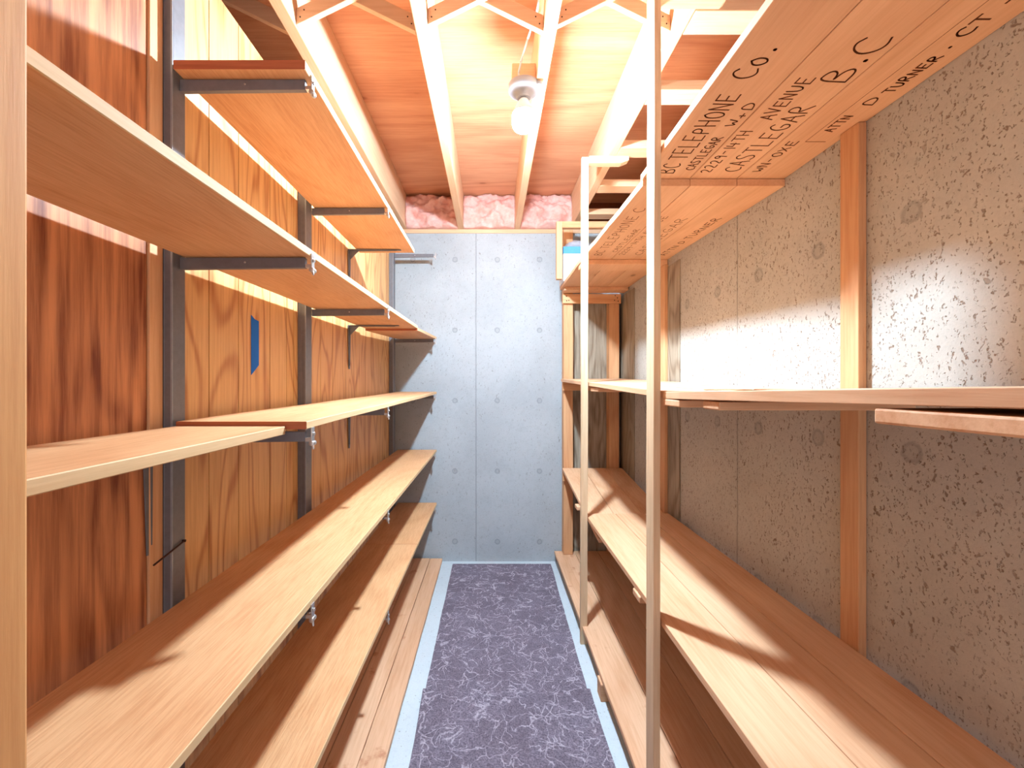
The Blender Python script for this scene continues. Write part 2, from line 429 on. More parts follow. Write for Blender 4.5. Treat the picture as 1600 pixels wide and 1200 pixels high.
# insulation at the back
def insul(x0, x1, label, seed):
    bm = mb()
    nx, nz = 44, 26
    z0, z1 = 1.098, 1.33
    g = []
    for i in range(nx + 1):
        row = []
        for j in range(nz + 1):
            u, v = i / nx, j / nz
            x = x0 + (x1 - x0) * u; z = z0 + (z1 - z0) * v
            p = Vector((x * 9 + seed, z * 16, seed))
            d = 0.05 * noise.noise(p) + 0.03 * noise.noise(p * 2.3) + 0.016 * noise.noise(p * 5.1) + 0.008 * noise.noise(p * 11)
            bulge = 0.05 * math.sin(math.pi * min(1, max(0, v))) ** 0.5
            y = YB - 0.01 - bulge - d * 1.1 * math.sin(math.pi * u) ** 0.3 - 0.015 * (1 - v)
            if v < 0.12: z = max(z0 + 0.0005, z - 0.008 * noise.noise(p * 2))
            y = min(y, YB + 0.02)
            row.append(bm.verts.new((x, y, z + H)))
        g.append(row)
    back = [[bm.verts.new((x0 + (x1 - x0) * i / nx, YB + 0.10, z0 + (z1 - z0) * j / nz + H)) for j in range(nz + 1)] for i in range(nx + 1)]
    for i in range(nx):
        for j in range(nz):
            bm.faces.new((g[i][j], g[i + 1][j], g[i + 1][j + 1], g[i][j + 1])).smooth = True
            bm.faces.new((back[i][j], back[i][j + 1], back[i + 1][j + 1], back[i + 1][j]))
    for i in range(nx):
        bm.faces.new((g[i][0], back[i][0], back[i + 1][0], g[i + 1][0])); bm.faces.new((g[i][nz], g[i + 1][nz], back[i + 1][nz], back[i][nz]))
    for j in range(nz):
        bm.faces.new((g[0][j], g[0][j + 1], back[0][j + 1], back[0][j])); bm.faces.new((g[nx][j], back[nx][j], back[nx][j + 1], g[nx][j + 1]))
    tag(obj('insulation_batt', bm, 'insul'), label, 'insulation', 'pink insulation over the back wall')
insul(-0.599, -0.238, 'pink insulation batt in the left joist bay above the back wall, half in shadow', 3)
insul(-0.196, 0.162, 'pink insulation batt in the middle joist bay, directly behind the bulb', 11)
insul(0.204, 0.559, 'pink insulation batt in the right joist bay, bulging beside the deep joist', 23)

# ------------------------------------------------------------------ lamp
LX, LY = 0.118, 1.60
stick('mounting_block', 0.075, 0.1625, 1.60, 1.638, 1.1015, 1.18, 'joistX', 'small wooden block nailed to the joist, carrying the lit bulb', 'wooden block')
lamp = empty('lamp', (LX, LY, 1.10), 'bare lit bulb in a round grey holder hanging from the ceiling', 'light bulb')
b = mb(); lathe(b, (LX, LY, 0), [(0.05, 1.101), (0.056, 1.098), (0.057, 1.078), (0.05, 1.070), (0.030, 1.066), (0.026, 1.050), (0.024, 1.048)], 32)
child('lampholder', b, 'porcelain', lamp)
b = mb(); lathe(b, (LX, LY, 0), [(0.014, 1.0475), (0.020, 1.037), (0.032, 1.014), (0.041, 0.992)], 28)
child('bulb_base', b, 'card_w', lamp)
b = mb(); lathe(b, (LX, LY, 0), [(0.0410, 0.9915), (0.0425, 0.978), (0.0425, 0.962)], 20)
child('bulb', b, 'bulb_side', lamp)
b = mb(); lathe(b, (LX, LY, 0), [(0.0425, 0.9618), (0.040, 0.948), (0.033, 0.937), (0.020, 0.929), (0.005, 0.926)], 20)
child('bulb_dome', b, 'bulb', lamp)
b = mb()
cp = [(0.100, 1.583, 1.102), (0.098, 1.575, 1.125), (0.105, 1.55, 1.15), (0.125, 1.50, 1.19), (0.15, 1.44, 1.23), (0.157, 1.415, 1.27), (0.157, 1.40, 1.33)]
for p, q in zip(cp, cp[1:]): cyl(b, p, q, 0.0035, seg=8)
child('cable', b, 'cable', lamp)
b = mb(); cyl(b, (0.172, 1.575, 1.075), (0.172, 1.575, 1.09), 0.012, seg=12); cyl(b, (0.16, 1.58, 1.085), (0.172, 1.575, 1.085), 0.004, seg=8)
child('pull_socket', b, 'porcelain', lamp)

# ------------------------------------------------------------------ left side
stick('door_post', -0.41, -0.367, 0.24, 0.345, -H + 0.0005, 1.098, 'post', 'wooden post standing in the left foreground, cut by the photo edge', 'post')
bm = mb(); bx(bm, WL + 0.001, WL + 0.007, 0.02, 0.862, -1.235, 0.979)
tag(obj('plywood_sheet', bm, 'walnut', None, 0.001), 'dark walnut-coloured plywood sheet against the left wall, behind the near shelves', 'plywood')
bm = mb(); bx(bm, WL + 0.001, WL + 0.012, 0.8635, 0.898, -1.235, 0.979)
tag(obj('wooden_batten', bm, 'studZ', None, 0.001), 'narrow pale wooden batten between the dark plywood and the nearest steel upright', 'batten')

SX = WL + 0.030
def standard(y0, y1, label):
    root = empty('shelf_upright', (WL + 0.015, (y0 + y1) / 2, -1.235), label, 'shelf upright', 'grey steel uprights on the left wall')
    b = mb()
    ym = y0 + (y1 - y0) * 0.02
    # folded channel with a corner rib, its pale colour a painted edge highlight
    w = y1 - y0
    pts = [(WL + 0.0005, y0), (WL + 0.0125, y0), (WL + 0.0135, y0 + 0.0005), (SX - 0.002, y0 + 0.0005), (SX, y0 + 0.003), (SX, y1 - 0.003), (SX - 0.002, y1), (WL + 0.0005, y1)]
    prism(b, [(p[0], p[1]) for p in pts], 'Z', -1.225, 1.09)
    child('channel', b, 'steel', root, 0.0006)
    b = mb(); prism(b, [(WL + 0.0265, y0 - 0.0008), (WL + 0.0302, y0 - 0.0008), (WL + 0.0302, y0 + 0.0016), (WL + 0.0265, y0 + 0.0016)], 'Z', -1.225, 1.09)
    child('rib', b, 'steel_edge', root)
standard(0.900, 0.940, 'grey steel shelf upright nearest the camera on the left wall')
standard(1.548, 1.60, 'grey steel shelf upright in the middle of the left wall')
standard(2.925, 2.985, 'grey steel shelf upright in the far left corner by the back wall')

XB, XF = -0.652, -0.382     # back and front of the left shelves
L2 = lambda y: 0.279 + 0.010 * (y - 0.3) + (0.006 * (y - 1.6) if y > 1.6 else 0)
L3 = lerp(0.9, -0.079, 3.0, -0.058)
def lshelf(y0, y1, zt, label, xf=XF, xb=XB, th=0.016, **kw):
    return board('shelf_board', xb, xf, y0, y1, zt, th, ['oak', 'oak_edge', 'raw_end'], label, 'shelf', 'shelf boards of the left wall', mi_side=1, mi_end=2, **kw)
lshelf(0.892, 2.153, lerp(0.892, 0.664, 2.153, 0.668), 'topmost left shelf board, short, seen from below under the ceiling', th=0.019)
lshelf(0.347, 2.247, L2, 'long left shelf board second from the top, bright white front edge, seen from below')
lshelf(2.250, 3.03, lambda y: 0.292 + 0.045 * max(0, (y - 2.25)) ** 1.0, 'short end piece of the second left shelf, curving up by the back wall')
lshelf(0.347, 0.893, -0.087, 'near left shelf board at eye level, narrower, with pale thick front edge', xf=-0.4235, th=0.0165)
lshelf(0.899, 3.03, lambda y: -0.079 + 0.0003 * math.sin(y) + 0.0115 * (y - 0.9) - (0.004 if 1.3 < y < 2.2 else 0) * 0, 'far left shelf board at eye level, with dark red raw end facing the camera', warp=0.004, n=30)
lshelf(0.347, 3.03, lerp(0.3, -0.455, 3.0, -0.457), 'long left shelf board second from the bottom, half in shadow')
lshelf(0.347, 2.245, -0.826, 'long lowest left shelf board, near part')
lshelf(2.248, 3.03, -0.826, 'short far piece of the lowest left shelf by the back wall')

def bracket(yc, zb, label, xf=XF, tip=True):
    root = empty('shelf_bracket', (SX, yc, zb), label, 'bracket', 'steel brackets with clips under the left shelves')
    b = mb()
    h = 0.024; t = 0.0055
    prism(b, [(SX + 0.001, zb - 0.0008), (xf - 0.012, zb - 0.0008), (xf - 0.012, zb - h * 0.93), (SX + 0.001, zb - h * 1.05)], 'Y', yc - t, yc + t)
    child('arm', b, 'steel', root, 0.0008)
    b = mb(); cyl(b, ((SX + xf) / 2, yc - t - 0.0008, zb - 0.011), ((SX + xf) / 2, yc - t + 0.001, zb - 0.011), 0.0022, seg=10)
    child('rivet', b, 'zinc', root)
    b = mb()
    bx(b, xf - 0.0115, xf + 0.0015, yc - 0.006, yc + 0.006, zb - 0.022, zb - 0.0145)
    bx(b, xf - 0.0010 + 0.0014, xf + 0.0032, yc - 0.007, yc + 0.007, zb - 0.022, zb + 0.008)
    cyl(b, (xf + 0.001, yc - 0.006, zb - 0.026), (xf + 0.001, yc + 0.010, zb - 0.026), 0.0055, seg=14)
    cyl(b, (xf + 0.001, yc + 0.0, zb - 0.026), (xf + 0.006, yc - 0.006, zb - 0.038), 0.0035, 0.002, seg=10)
    cyl(b, (xf + 0.0035, yc, zb - 0.006), (xf + 0.0065, yc, zb - 0.006), 0.004, seg=12)
    child('clip', b, 'zinc', root, 0.0006)
zb = {1: 0.6455, 2: 0.268, 3: -0.0965, 4: -0.4725, 5: -0.8435}
rows = {1: 'topmost left shelf', 2: 'second left shelf down', 3: 'eye-level left shelf', 4: 'second lowest left shelf', 5: 'lowest left shelf'}
for lv in (1, 2, 3, 4, 5):
    for yc, cn in ((0.925, 'nearest upright'), (1.60, 'middle upright'), (2.962, 'far corner upright')):
        z = zb[lv] + {2: 0.0105 * (yc - 0.925) + 0.0 , 3: 0.0115 * (yc - 0.925)}.get(lv, 0) - 0.001
        if lv == 2 and yc > 2: z = 0.292 + 0.045 * (yc - 2.25) - 0.018
        elif lv == 2: z = L2(yc) - 0.0172
        elif lv == 3: z = -0.079 + 0.0115 * (yc - 0.9) - 0.016 - 0.005
        elif lv == 1 and yc < 1: z = 0.6445
        elif lv == 1: z = 0.6465 - 0.001
        elif lv == 4: z = -0.4735
        elif lv == 5: z = -0.8430
        if lv == 1 and yc > 2: lab = 'empty steel bracket without a shelf, high on the far corner upright'; z = 0.885
        else: lab = 'clipped steel bracket under the %s, on the %s' % (rows[lv], cn)
        bracket(yc, z, lab)

def l_bracket(yc, zt, drop, arm, label, w=0.019):
    bm = mb()
    x = WL + 0.003 if yc > 0.9 else WL + 0.0075
    # pressed L with a stiffening rib; both legs taper
    prism(bm, [(x, yc - w), (x, yc + w), (x + 0.0001, yc + w)], 'Z', zt - 0.01, zt) if False else None
    n = 8
    A = []
    def leg(p0, p1, w0, w1, nrm):
        vs = []
        for k, (p, ww) in enumerate(((p0, w0), (p1, w1))):
            for s in (-1, 1):
                for t in (0, 0.0025):
                    vs.append(bm.verts.new((p[0] + nrm[0] * t, yc + s * ww, p[1] + nrm[1] * t + H)))
        for f in ((0, 1, 3, 2), (4, 6, 7, 5), (0, 4, 5, 1), (2, 3, 7, 6), (0, 2, 6, 4), (1, 5, 7, 3)):
            bm.faces.new([vs[i] for i in f])
    leg((x, zt), (x, zt - drop), w, w * 0.45, (1, 0))
    leg((x, zt), (x + arm, zt), w, w * 0.45, (0, -1))
    leg((x + 0.0025, zt - 0.0025), (x + 0.0025, zt - drop * 0.92), 0.004, 0.002, (1, 0))
    leg((x + 0.006, zt - 0.0025), (x + arm * 0.92, zt - 0.0025), 0.004, 0.002, (0, -1))
    prism(bm, [(x + 0.002, zt - 0.05), (x + 0.002, zt - 0.002), (x + 0.05, zt - 0.002)], 'Y', yc - 0.002, yc + 0.002)
    tag(obj('angle_bracket', bm, 'steel', None, 0.0006), label, 'bracket', 'pressed steel angle brackets')
l_bracket(2.10, 0.6465, 0.22, 0.25, 'angle bracket at the far end of the topmost left shelf')
l_bracket(2.10, L2(2.1) - 0.018, 0.21, 0.24, 'angle bracket under the second left shelf from the top, tip pointing down the panelling')
l_bracket(2.10, -0.0895, 0.22, 0.24, 'angle bracket under the far eye-level left shelf board')
l_bracket(0.868, -0.105, 0.235, 0.22, 'wide angle bracket beneath the near eye-level left shelf, beside the nearest upright', 0.0185)
bm = mb(); cyl(bm, (SX + 0.0003, 0.93, -0.335), (SX + 0.006, 0.93, -0.335), 0.003, seg=8); cyl(bm, (SX + 0.004, 0.93, -0.335), (SX + 0.004, 0.845, -0.352), 0.0018, seg=8)
tag(obj('nail', bm, 'nail'), 'thin dark nail poking across the nearest steel upright below the eye-level shelf', 'nail')

# blue tape
bm = mb()
f = [(1.248, 0.198), (1.268, 0.188), (1.289, 0.186), (1.289, 0.056), (1.268, 0.040), (1.248, 0.026)]
prism(bm, [(a, b) for a, b in f], 'X', WL + 0.0002, WL + 0.0012)
tag(obj('blue_tape', bm, 'tape'), 'strip of blue masking tape stuck upright on the left panelling', 'tape')

# planks on the floor at the left
zp = -1.222
board('floor_plank', -0.43 + 0.002, -0.345, 0.05, 3.05, zp, 0.02, 'stained', 'knotty floor plank at the left, next to the pale floor strip, reddish stains', 'plank', 'planks lying under the left shelves', edge=0.003, n=40)
board('floor_plank', -0.535, -0.43 - 0.001, 0.05, 3.05, zp + 0.001, 0.02, 'stained', 'second floor plank from the aisle under the lowest left shelf', 'plank', 'planks lying under the left shelves', n=30)
board('floor_plank', -0.655, -0.538, 0.05, 3.05, zp, 0.02, 'stained', 'rear floor plank at the left, deep in shade under the lowest shelf', 'plank', 'planks lying under the left shelves')
for y, l in ((0.5, 'near'), (1.75, 'middle'), (2.95, 'far')):
    stick('floor_batten', -0.65, -0.352, y, y + 0.06, -H + 0.0005, zp - 0.0205, 'pineX', '%s batten hidden under the left floor planks' % l, 'batten', 'battens under the left floor planks')

# ------------------------------------------------------------------ carpet runner
def carpet(x0f, x1f, y0, y1, z, label, seed):
    bm = mb(); n = 60; th = 0.006
    rows = []
    for i in range(n + 1):
        y = y0 + (y1 - y0) * i / n
        a = x0f(y) + 0.004 * noise.noise(Vector((y * 4, seed, 0))) + 0.0015 * noise.noise(Vector((y * 30, seed, 5)))
        b = x1f(y) + 0.004 * noise.noise(Vector((y * 4, seed, 9))) + 0.0015 * noise.noise(Vector((y * 30, seed, 7)))
        rows.append([bm.verts.new((px, y, pz + H)) for px, pz in ((a, z), (a + 0.002, z + th), (b - 0.002, z + th), (b, z))])
    for p, q in zip(rows, rows[1:]):
        for i in range(4): bm.faces.new((p[i], p[(i + 1) % 4], q[(i + 1) % 4], q[i]))
    bm.faces.new(rows[0]); bm.faces.new(rows[-1])
    tag(obj('carpet_runner', bm, 'carpet'), label, 'carpet', 'carpet pieces down the aisle')
carpet(lambda y: -0.272, lambda y: 0.4145 - 0.0205 * (3.03 - y) / 1.2, 1.2, 3.03, -H + 0.0003, 'long grey carpet runner with pale scribble pattern reaching the back wall', 1)
carpet(lambda y: -0.268 - 0.04 * max(0, y - 1.45), lambda y: 0.404, -0.3, 1.78, -H + 0.0068, 'slightly wider near piece of scribble-patterned grey carpet, lapped over the long runner', 2)

# ------------------------------------------------------------------ right side: posts and studs
def lean_post(name, x0, x1, y0, y1, z0, z1, dxt, mat, label, cat='post', group=None):
    bm = mb()
    n = 14; rows = []
    sd = random.random() * 40
    for i in range(n + 1):
        t = i / n; z = z0 + (z1 - z0) * t
        w = 0.002 * noise.noise(Vector((sd, z * 2, 0))); dx = dxt * t + w
        rows.append([bm.verts.new((x + dx, y, z + H)) for x, y in ((x0, y0), (x1, y0), (x1, y1), (x0, y1))])
    for p, q in zip(rows, rows[1:]):
        for i in range(4): bm.faces.new((p[i], p[(i + 1) % 4], q[(i + 1) % 4], q[i]))
    bm.faces.new(rows[0]); bm.faces.new(rows[-1])
    return tag(obj(name, bm, mat, None, 0.0015), label, cat, group)
PZ = wood('weathered_upright', (226, 198, 164), (196, 158, 118), 'Z', 12, 0.2, 0.5, 0.3); M['upright'] = PZ
lean_post('wooden_post', 0.4300, 0.4625, 2.10, 2.12, -H + 0.0005, 1.0965, 0.006, 'upright', 'narrow pale wooden upright in front of the right shelves, the one farther away', 'post', 'thin uprights along the right shelves')
lean_post('wooden_post', 0.4440, 0.4630, 1.195, 1.252, -H + 0.0005, 1.0975, 0.003, 'upright', 'wide pale wooden upright in front of the right shelves, the one nearer the camera', 'post', 'thin uprights along the right shelves')
bm = mb(); prism(bm, [(0.4705, 1.062), (0.625, 1.062), (0.66, 1.076), (0.66, 1.096), (0.4705, 1.096)], 'Y', 2.09, 2.13)
tag(obj('crosspiece', bm, 'joistX', None, 0.001), 'short wooden crosspiece at the top of the narrow upright', 'wooden crosspiece')
bm = mb(); prism(bm, [(0.4685, 1.072), (0.65, 1.072), (0.66, 1.080), (0.66, 1.0965), (0.4685, 1.0965)], 'Y', 1.20, 1.245)
tag(obj('crosspiece', bm, 'joistX', None, 0.001), 'short wooden crosspiece at the top of the wide upright', 'wooden crosspiece')
# small reach to joist
def wall_stud(y0, y1, z0, z1, label, d=0.021):
    bm = mb(); bx(bm, WR - d, WR - 0.0007, y0, y1, z0, z1)
    tag(obj('wall_stud', bm, 'studZ', None, 0.002), label, 'stud', 'wooden studs against the right concrete wall')
wall_stud(1.052, 1.108, -H + 0.0005, 0.634, 'wooden stud fixed to the right concrete wall, nearest the camera, knot near its top')
wall_stud(2.232, 2.31, -H + 0.0005, 0.6135, 'wooden stud on the right concrete wall, partly hidden behind the wide upright')
bm = mb(); bx(bm, WR - 0.006, WR - 0.0006, 2.09, 2.229, -H + 0.0005, 0.60)
tag(obj('plywood_strip', bm, 'weathered', None, 0.001), 'narrow weathered plywood strip on the right wall beside the second stud', 'plywood')
bm = mb(); bx(bm, WR - 0.006, WR - 0.0006, 2.756, 3.05, -H + 0.0005, 0.61)
tag(obj('plywood_strip', bm, 'weathered', None, 0.001), 'weathered plywood strip on the right wall in the far corner', 'plywood')
bm = mb(); bx(bm, 0.53, WR - 0.0065, 3.066, 3.0865, -H + 0.0005, 0.585)
tag(obj('plywood_sheet', bm, 'weathered', None, 0.001), 'weathered grey plywood sheet on the back wall behind the right shelf posts', 'plywood')

# end frame at the far right corner
lean_post('frame_post', 0.494, 0.558, 2.981, 3.055, -1.168, 1.068, 0, 'studZ', 'pale frame post at the far right, against the back wall, left of its twin', 'post', 'posts of the far right shelf frame')
lean_post('frame_post', 0.806, 0.874, 2.981, 3.055, -1.168, 0.61, 0, 'studZ', 'frame post in the far right corner, between two weathered plywood sheets', 'post', 'posts of the far right shelf frame')
bm = mb(); bx(bm, 0.484, 0.88, 2.955, 2.9795, 0.548, 0.612)
hd = tag(obj('shelf_header', bm, 'studX', None, 0.002), 'header board with nail holes under the far end of the top right shelf', 'header')
for nx_, nz_ in ((0.508, 0.596), (0.525, 0.568), (0.51, 0.565), (0.84, 0.60), (0.855, 0.585), (0.835, 0.568), (0.86, 0.563)):
    nm = mb(); cyl(nm, (nx_, 2.9540, nz_), (nx_, 2.958, nz_), 0.0038, seg=8); obj('nail', nm, 'nail', hd)
bm = mb(); bx(bm, 0.484, 0.88, 2.955, 2.9795, -0.045, 0.012)
tag(obj('shelf_header', bm, 'studX', None, 0.002), 'header board under the far end of the eye-level right shelf', 'header')
bm = mb(); bx(bm, 0.484, 0.88, 2.955, 2.9795, -0.66, -0.593)
tag(obj('shelf_header', bm, 'studX', None, 0.002), 'header board under the far end of the second lowest right shelf', 'header')
# small open frame above the top right shelf, back corner
bm = mb()
bx(bm, 0.41, 0.446, 2.74, 2.778, 0.662, 1.025)
r_ = tag(obj('corner_frame', bm, 'studZ', None, 0.002), 'small wooden frame standing on the top right shelf, around the blue carton', 'frame')
b2 = mb(); bx(b2, 0.4465, 0.90, 2.74, 2.778, 0.985, 1.025); obj('top_rail', b2, 'studX', r_, 0.002)

# ------------------------------------------------------------------ right shelves
G = 'boards of the right shelves'
# top shelf, near section (written boards) and far section (below it)
Z1b = 0.635
def R(name_x, x0, x1, y0, y1, zt, th, mat, label, **kw): return board('shelf_board', x0, x1, y0, y1, zt, th, mat, label, 'shelf board', G, **kw)
t1 = []
for i, (x0, x1, l) in enumerate([(0.467, 0.6125, 'near top right shelf board at the aisle edge, marked BC TELEPHONE CO'),
        (0.6145, 0.7575, 'near top right shelf board marked 2229-14TH AVENUE and CASTLEGAR B.C'),
        (0.7595, 0.9068, 'near top right shelf board against the wall, marked ATTN D TURNER')]):
    t1.append(R('', x0, x1, 0.10, 1.362, Z1b + 0.020, 0.020, 'crate', l, n=4, seed=i, mi=0))
z2 = lambda y: 0.6335 + (0.028 * (y - 1.345) / 0.85 if y < 2.2 else 0.028)
t2 = []
for i, (x0, x1, l) in enumerate([(0.467, 0.6125, 'far top right shelf board at the aisle edge, with faded lettering'),
        (0.6145, 0.7575, 'far top right shelf board in the middle of its row, with faded marks'),
        (0.7595, 0.9068, 'far top right shelf board next to the concrete wall')]):
    t2.append(R('', x0, x1, 1.345, 2.97, z2, 0.0215, 'crate', l, n=26, seed=10 + i, edge=0.003 if i == 0 else 0))
bm = mb(); prism(bm, [(0.4715, 0.6395), (0.905, 0.6395), (0.905, 0.6145), (0.4715, 0.6145)], 'Y', 2.232, 2.36)
tag(obj('cleat', bm, 'crate', None, 0.003), 'wide cleat across under the top right shelf, resting on the second wall stud', 'cleat')
bm = mb(); bx(bm, 0.48, 0.90, 2.86, 2.954, 0.6165, 0.6395)
tag(obj('cleat', bm, 'crate', None, 0.003), 'far cleat under the top right shelf, just above the nailed header', 'cleat')

# eye-level shelf
zm_f = lerp(2.97, 0.035, 1.25, -0.017)
zm_n = lerp(1.19, -0.020, 0.38, -0.003)
R('', 0.472, 0.6125, 1.192, 2.95, zm_f, 0.019, 'pineY', 'far eye-level right shelf board at the aisle edge, running behind the narrow upright', n=20, warp=0.002)
R('', 0.6150, 0.7575, 1.262, 2.95, lambda y: zm_f(y) + 0.001, 0.019, 'pineY', 'far eye-level right shelf board, middle one of its row')
R('', 0.7600, 0.885, 1.262, 2.95, lambda y: zm_f(y) + 0.002, 0.019, 'pineY', 'far eye-level right shelf board next to the wall')
R('', 0.467, 0.6110, 0.10, 1.188, zm_n, 0.0195, 'pineY', 'near eye-level right shelf board with thick pale front edge', n=20, warp=0.002, edge=0.004)
R('', 0.6150, 0.7575, 0.10, 1.258, lambda y: zm_n(y) + 0.003, 0.019, 'pineY', 'near eye-level right shelf board, middle one, slightly raised')
R('', 0.7600, 0.885, 0.10, 1.258, lambda y: zm_n(y) + 0.004, 0.019, 'pineY', 'near eye-level right shelf board next to the wall')
def cleat(y0, y1, zt, th, x0, label):
    bm = mb(); prism(bm, [(y0, zt), (y1, zt), (y1, zt - th), (y0, zt - th)], 'X', x0, 0.884)
    tag(obj('cleat', bm, 'pineX', None, 0.003), label, 'cleat', 'cleats under the eye-level right shelf')
cleat(1.082, 1.187, -0.0405, 0.018, 0.467, 'pale-ended cleat under the eye-level right shelf, just right of the wide upright')
cleat(0.905, 0.975, -0.0372, 0.018, 0.473, 'cleat under the eye-level right shelf, second past the wide upright')
cleat(0.36, 0.532, -0.0292, 0.019, 0.467, 'big pale cleat under the near end of the eye-level right shelf, at the photo edge')
cleat(1.95, 2.10, -0.0178, 0.018, 0.478, 'white-ended cleat under the eye-level right shelf, behind the narrow upright')
# second lowest shelf
zl = lerp(2.15, -0.668, 2.95, -0.570)
for x0, x1, l in ((0.480, 0.62, 'far board of the second lowest right shelf at the aisle edge'),
                  (0.6225, 0.765, 'far board of the second lowest right shelf, middle one'),
                  (0.7675, 0.884, 'far board of the second lowest right shelf, by the wall in shade')):
    R('', x0, x1, 1.95, 2.95, zl, 0.019, 'pineY', l)
for x0, x1, l in ((0.467, 0.6165, 'near board of the second lowest right shelf at the aisle edge, brightly lit'),
                  (0.6185, 0.7620, 'near board of the second lowest right shelf, middle one, crossed by a shadow'),
                  (0.7645, 0.884, 'near board of the second lowest right shelf, by the wall in brown shade')):
    R('', x0, x1, 0.10, 2.17, lambda y: -0.646, 0.019, 'pineY', l, n=20)
for y, l in ((0.55, 'near the camera'), (1.36, 'beside the wide upright'), (2.35, 'behind the narrow upright')):
    zt = -0.6665 if y < 1.9 else zl(y) - 0.0205
    bm = mb(); bx(bm, 0.462, 0.884, y, y + 0.065, zt - 0.02, zt)
    tag(obj('cleat', bm, 'pineX', None, 0.003), 'cleat under the second lowest right shelf, ' + l, 'cleat', 'cleats under the second lowest right shelf')
# bottom shelf
for x0, x1, l in ((0.440, 0.578, 'lowest right plank at the aisle edge, lit, next to the pale floor strip'),
                  (0.5805, 0.738, 'lowest right plank, second from the aisle, dark and dusty'),
                  (0.7405, 0.884, 'lowest right plank against the wall, in deep shade')):
    board('floor_plank', x0, x1, 0.10, 3.05, -1.170, 0.019, 'stained' if x0 < .5 else 'pineY', l, 'plank', 'planks of the lowest right shelf', n=30, edge=0.003 if x0 < .5 else 0)
for y, l in ((0.4, 'near'), (1.33, 'middle'), (1.72, 'stub-ended'), (2.95, 'far')):
    stick('floor_batten', 0.432 if l == 'stub-ended' else 0.47, 0.88, y, y + 0.06, -H + 0.0005, -1.1895, 'pineX', '%s batten holding up the lowest right planks' % l, 'batten', 'battens under the lowest right planks')

# carton on the top right shelf
cx0, cx1, cy0, cy1 = 0.462, 0.66, 2.80, 2.97
box = empty('carton', ((cx0 + cx1) / 2, (cy0 + cy1) / 2, 0.662), 'white carton with blue top band on the far end of the top right shelf', 'box')
b = mb(); bx(b, cx0, cx1, cy0, cy1, 0.6625, 0.84); child('carton_body', b, 'card_w', box, 0.002)
b = mb(); bx(b, cx0 - 0.001, cx1 + 0.001, cy0 - 0.001, cy1 + 0.001, 0.8402, 0.885); child('lid', b, 'card_b', box, 0.002)
bm = mb()
bmesh.ops.create_icosphere(bm, subdivisions=3, radius=1)
for v in bm.verts:
    n = 1 + 0.25 * noise.noise(v.co * 2.2)
    v.co = Vector((0.56 + v.co.x * 0.07 * n, 2.885 + v.co.y * 0.06 * n, 0.912 + H + max(-0.0255, v.co.z * 0.035 * n)))
for f in bm.faces: f.smooth = True
tag(obj('plastic_bag', bm, 'bagp'), 'crumpled grey plastic bag on top of the blue and white carton', 'plastic bag')

# ------------------------------------------------------------------ handwriting
F = {
 'A': [[(0, 0), (.3, 1), (.6, 0)], [(.1, .4), (.52, .4)]],
 'B': [[(0, 0), (.05, 1), (.4, .95), (.5, .75), (.35, .55), (.05, .5), (.45, .45), (.6, .22), (.45, .03), (0, 0)]],
 'C': [[(.6, .85), (.4, 1), (.15, .85), (0, .5), (.12, .12), (.35, 0), (.62, .12)]],
 'D': [[(0, 0), (.03, 1), (.4, .85), (.6, .5), (.45, .12), (0, 0)]],
 'E': [[(.55, 1), (.05, 1), (0, 0), (.55, .02)], [(.03, .5), (.42, .52)]],
 'G': [[(.55, .88), (.35, 1), (.1, .8), (0, .45), (.15, .08), (.4, 0), (.6, .15), (.58, .42), (.3, .42)]],
 'H': [[(0, 1), (.02, 0)], [(.55, 1), (.53, 0)], [(0, .5), (.55, .5)]],
 'I': [[(0.1, 1), (.1, 0)]],
 'L': [[(.03, 1), (0, 0), (.5, .03)]],
 'N': [[(0, 0), (.03, 1), (.5, .02), (.55, 1)]],
 'O': [[(.3, 1), (.08, .85), (0, .5), (.1, .12), (.3, 0), (.5, .12), (.6, .5), (.5, .85), (.3, 1)]],
 'P': [[(0, 0), (.03, 1), (.4, .97), (.52, .75), (.38, .5), (.03, .47)]],
 'R': [[(0, 0), (.03, 1), (.4, .97), (.52, .75), (.38, .52), (.03, .48), (.6, 0)]],
 'S': [[(.52, .9), (.3, 1), (.05, .85), (.1, .6), (.45, .42), (.52, .15), (.3, 0), (0, .1)]],
 'T': [[(0, 1), (.6, 1)], [(.3, 1), (.3, 0)]],
 'U': [[(0, 1), (.03, .25), (.2, 0), (.42, .08), (.53, .4), (.55, 1)]],
 'V': [[(0, 1), (.28, 0), (.55, 1)]],
 'W': [[(0, 1), (.12, 0), (.3, .7), (.45, 0), (.62, 1)]],
 'X': [[(0, 1), (.5, 0)], [(.5, 1), (0, 0)]],
 '&': [[(.2, .55), (.2, .05)], [(0, .3), (.42, .3)]],
 '+': [[(.25, .8), (.25, .1)], [(0, .45), (.52, .45)]],
 '2': [[(0, .8), (.2, 1), (.45, .85), (.4, .5), (0, 0), (.55, .02)]],
 '9': [[(.45, .8), (.25, 1), (.05, .82), (.1, .58), (.3, .52), (.45, .7), (.45, .8), (.4, 0)]],
 '1': [[(.1, 1), (.1, 0)]], '4': [[(.05, 1), (0, .42), (.5, .42)], [(.4, .85), (.38, 0)]],
 '-': [[(.05, .5), (.4, .5)]], '.': [[(.08, .04), (.14, .04), (.14, .1), (.08, .1), (.08, .04)]],
 '5': [[(.5, 1), (.08, 1), (.05, .58), (.35, .6), (.5, .35), (.35, .05), (0, .03)]],
 'o': [[(.28, .72), (.05, .55), (.02, .25), (.2, 0), (.42, .12), (.46, .48), (.28, .72)]],
 '[': [[(.25, 1.05), (0, 1), (0, -.2), (.1, -.2)]],
}
